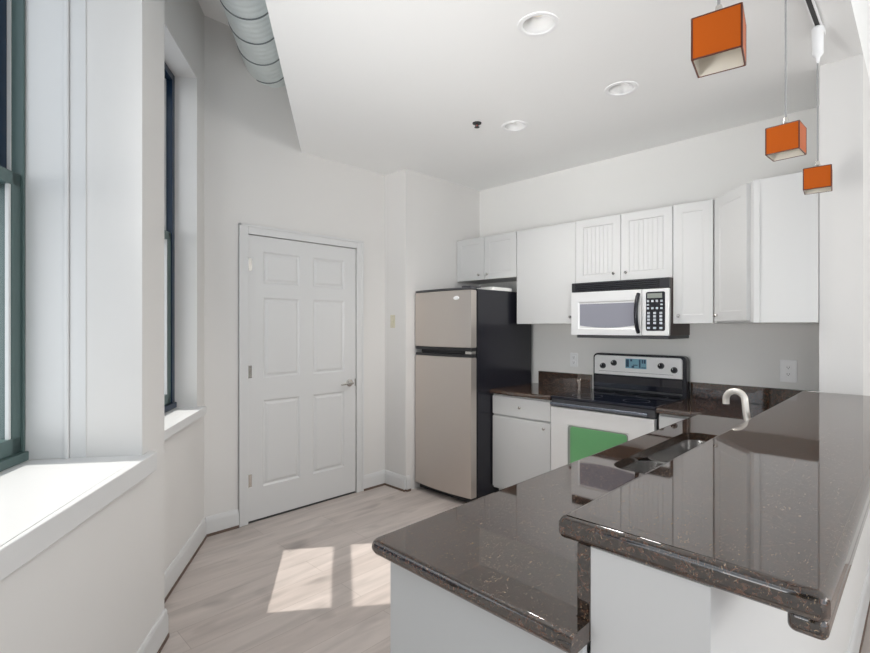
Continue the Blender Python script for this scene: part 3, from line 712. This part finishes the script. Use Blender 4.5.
b = newbm(); lathe(b, [(0, -.0), (.030, -.0005), (.028, -.006), (.010, -.007), (.009, -.011), (0, -.011)], 20, X=X); obj('escutcheon', b, 'blackp', sp)
b = newbm()
for s in (-1, 1): tube(b, [(1.033+s*.009, -1.272, H-.008), (1.033+s*.013, -1.272, H-.017), (1.033+s*.004, -1.272, H-.026)], .0025, 8)
lathe(b, [(0, -.026), (.017, -.027), (.017, -.029), (0, -.029)], 16, X=X); obj('deflector', b, 'blackp', sp)
b = newbm(); lathe(b, [(0, -.010), (.004, -.012), (.004, -.024), (0, -.025)], 10, X=X); obj('bulb', b, 'red', sp)

# ------------------------------------------------------------------ track and pendants
TX = 2.782
tr = thing('track_rail', 'white track light rail on the ceiling above the bar', 'track light', (TX, -1.9, H-.02))
b = newbm(); TY0, TY1 = -3.0, -0.93
for dx in (-.0145, .0085): box(b, TX+dx, TX+dx+.006, TY0, TY1, H-.020, H-.0005, .001)
box(b, TX-.0145, TX+.0145, TY0, TY1, H-.006, H-.0005); obj('rail', b, 'white', tr)
b = newbm(); box(b, TX-.0082, TX+.0082, TY0, -1.03, H-.018, H-.0055); lab(obj('slot', b, 'dark', tr), 'dark conductor slot')
b = newbm(); box(b, TX-.016, TX+.016, -1.01, TY1-.012, H-.022, H-.0005, .002); obj('end_cap', b, 'white', tr)
ZP = 1.985; SZ = 0.098; SH = 0.094
def pendant(label, y, dx, rot):
    t = thing('pendant_light', label, 'pendant light', (TX+dx, y, ZP), 'amber cube pendant lights')
    X = Matrix.Translation((TX+dx, y, 0)) @ Matrix.Rotation(rot, 4, 'Z')
    # outer amber box open below
    m = bmesh.new(); h = SZ/2; r = .006
    lo = [m.verts.new((x, yy, ZP)) for x, yy in rrect(-h, h, -h, h, r, 2)]; hi = [m.verts.new((x, yy, ZP+SH-.004)) for x, yy in rrect(-h, h, -h, h, r, 2)]
    tp2 = [m.verts.new((x, yy, ZP+SH)) for x, yy in rrect(-h+.004, h-.004, -h+.004, h-.004, r, 2)]
    n = len(lo)
    for A_, B_ in ((lo, hi), (hi, tp2)):
        for k in range(n): m.faces.new((A_[k], A_[(k+1) % n], B_[(k+1) % n], B_[k]))
    m.faces.new(tp2)
    li = [m.verts.new((x, yy, ZP)) for x, yy in rrect(-h+.0035, h-.0035, -h+.0035, h-.0035, r-.002, 2)]
    for k in range(n): m.faces.new((lo[k], lo[(k+1) % n], li[(k+1) % n], li[k]))
    bmesh.ops.recalc_face_normals(m, faces=m.faces[:]); b = newbm(); merge(b, m, X); sh = lab(obj('glass_shade', b, 'amber', t), 'amber glass cube')
    b = newbm(); q = h-.0015
    for sx, sy in ((-q, -q), (q, -q), (q, q), (-q, q)): tube(b, [(sx, sy, ZP+.001), (sx, sy, ZP+SH-.002)], .0022, 8, X=X)
    for zz in (ZP+.001, ZP+SH-.002):
        for (ax, ay), (bx, by) in zip(((-q, -q), (q, -q), (q, q), (-q, q)), ((q, -q), (q, q), (-q, q), (-q, -q))): tube(b, [(ax, ay, zz), (bx, by, zz)], .0020, 8, X=X)
    lab(obj('edge_trim', b, 'edge', sh), 'dark amber edges')
    m = bmesh.new(); i = h-.0037
    a = [m.verts.new((x, yy, ZP+.0005)) for x, yy in rrect(-i, i, -i, i, .004, 2)]; c = [m.verts.new((x, yy, ZP+SH-.006)) for x, yy in rrect(-i, i, -i, i, .004, 2)]
    for k in range(len(a)): m.faces.new((a[k], a[(k+1) % len(a)], c[(k+1) % len(a)], c[k]))
    m.faces.new(c); b = newbm(); merge(b, m, X); lab(obj('inner_diffuser', b, 'frost', sh), 'frosted white inside')
    b = newbm(); lathe(b, [(0, .026), (.013, .028), (.019, .042), (.020, .055), (.014, .072), (.013, .084), (0, .084)], 18, X=X @ Matrix.Translation((0, 0, ZP))); obj('bulb', b, 'white', t)
    b = newbm(); lathe(b, [(.026, .0), (.024, .006), (.010, .016), (.0065, .034), (0, .036)], 20, X=X @ Matrix.Translation((0, 0, ZP+SH+.0003))); obj('cap', b, 'nickel', t)
    b = newbm(); tube(b, [(TX+dx, y, ZP+SH+.03), (TX+dx, y, H-.17)], .0032, 8); obj('cord', b, 'cord', t)
    b = newbm(); lathe(b, [(0, -.185), (.006, -.180), (.009, -.160), (.021, -.145), (.022, -.030), (.016, -.022), (0, -.0215)], 20, X=Matrix.Translation((TX+dx, y, H))); obj('track_adapter', b, 'white', t)
pendant('largest amber cube pendant light nearest the camera', -2.520, 0.006, math.radians(9))
pendant('middle amber cube pendant light with cap showing at its top', -1.690, -0.008, math.radians(-3))
pendant('smallest amber cube pendant light hanging before the wall end', -1.050, 0.000, math.radians(5))

# ------------------------------------------------------------------ ventilation duct under the high ceiling
OD, ZD, RD = 0.365, 3.288, 0.155
du = thing('ventilation_duct', 'round galvanised spiral duct running beside the dropped ceiling', 'duct', wpt(1.0, OD, ZD-RD))
m = bmesh.new(); n = 40; prev = None
s = -0.42; step = 0.25/24
XM = MW @ Matrix.Translation((0, OD, ZD)) @ Matrix.Rotation(PI/2, 4, 'Y')    # local z -> s
while s < 3.6:
    ph = ((s-0.034)/0.05) % 1.0
    r = RD-0.0035+0.0035*abs(math.sin(PI*ph))
    ring = [m.verts.new((r*math.cos(2*PI*k/n), r*math.sin(2*PI*k/n), s)) for k in range(n)]
    if prev:
        for k in range(n): m.faces.new((prev[k], prev[(k+1) % n], ring[(k+1) % n], ring[k]))
    prev = ring; s += step
b = newbm(); merge(b, m, XM); obj('spiral_pipe', b, 'galv', du, smooth=60)
for k in range(-1, 13):
    sc = 0.034+0.25*k
    b = newbm(); lathe(b, [(RD-.003, sc-.004), (RD+.0025, sc-.003), (RD+.0025, sc+.003), (RD-.003, sc+.004)], 40, X=XM); lab(obj('seam_ring', b, 'galvd', du), 'dark seam ring')
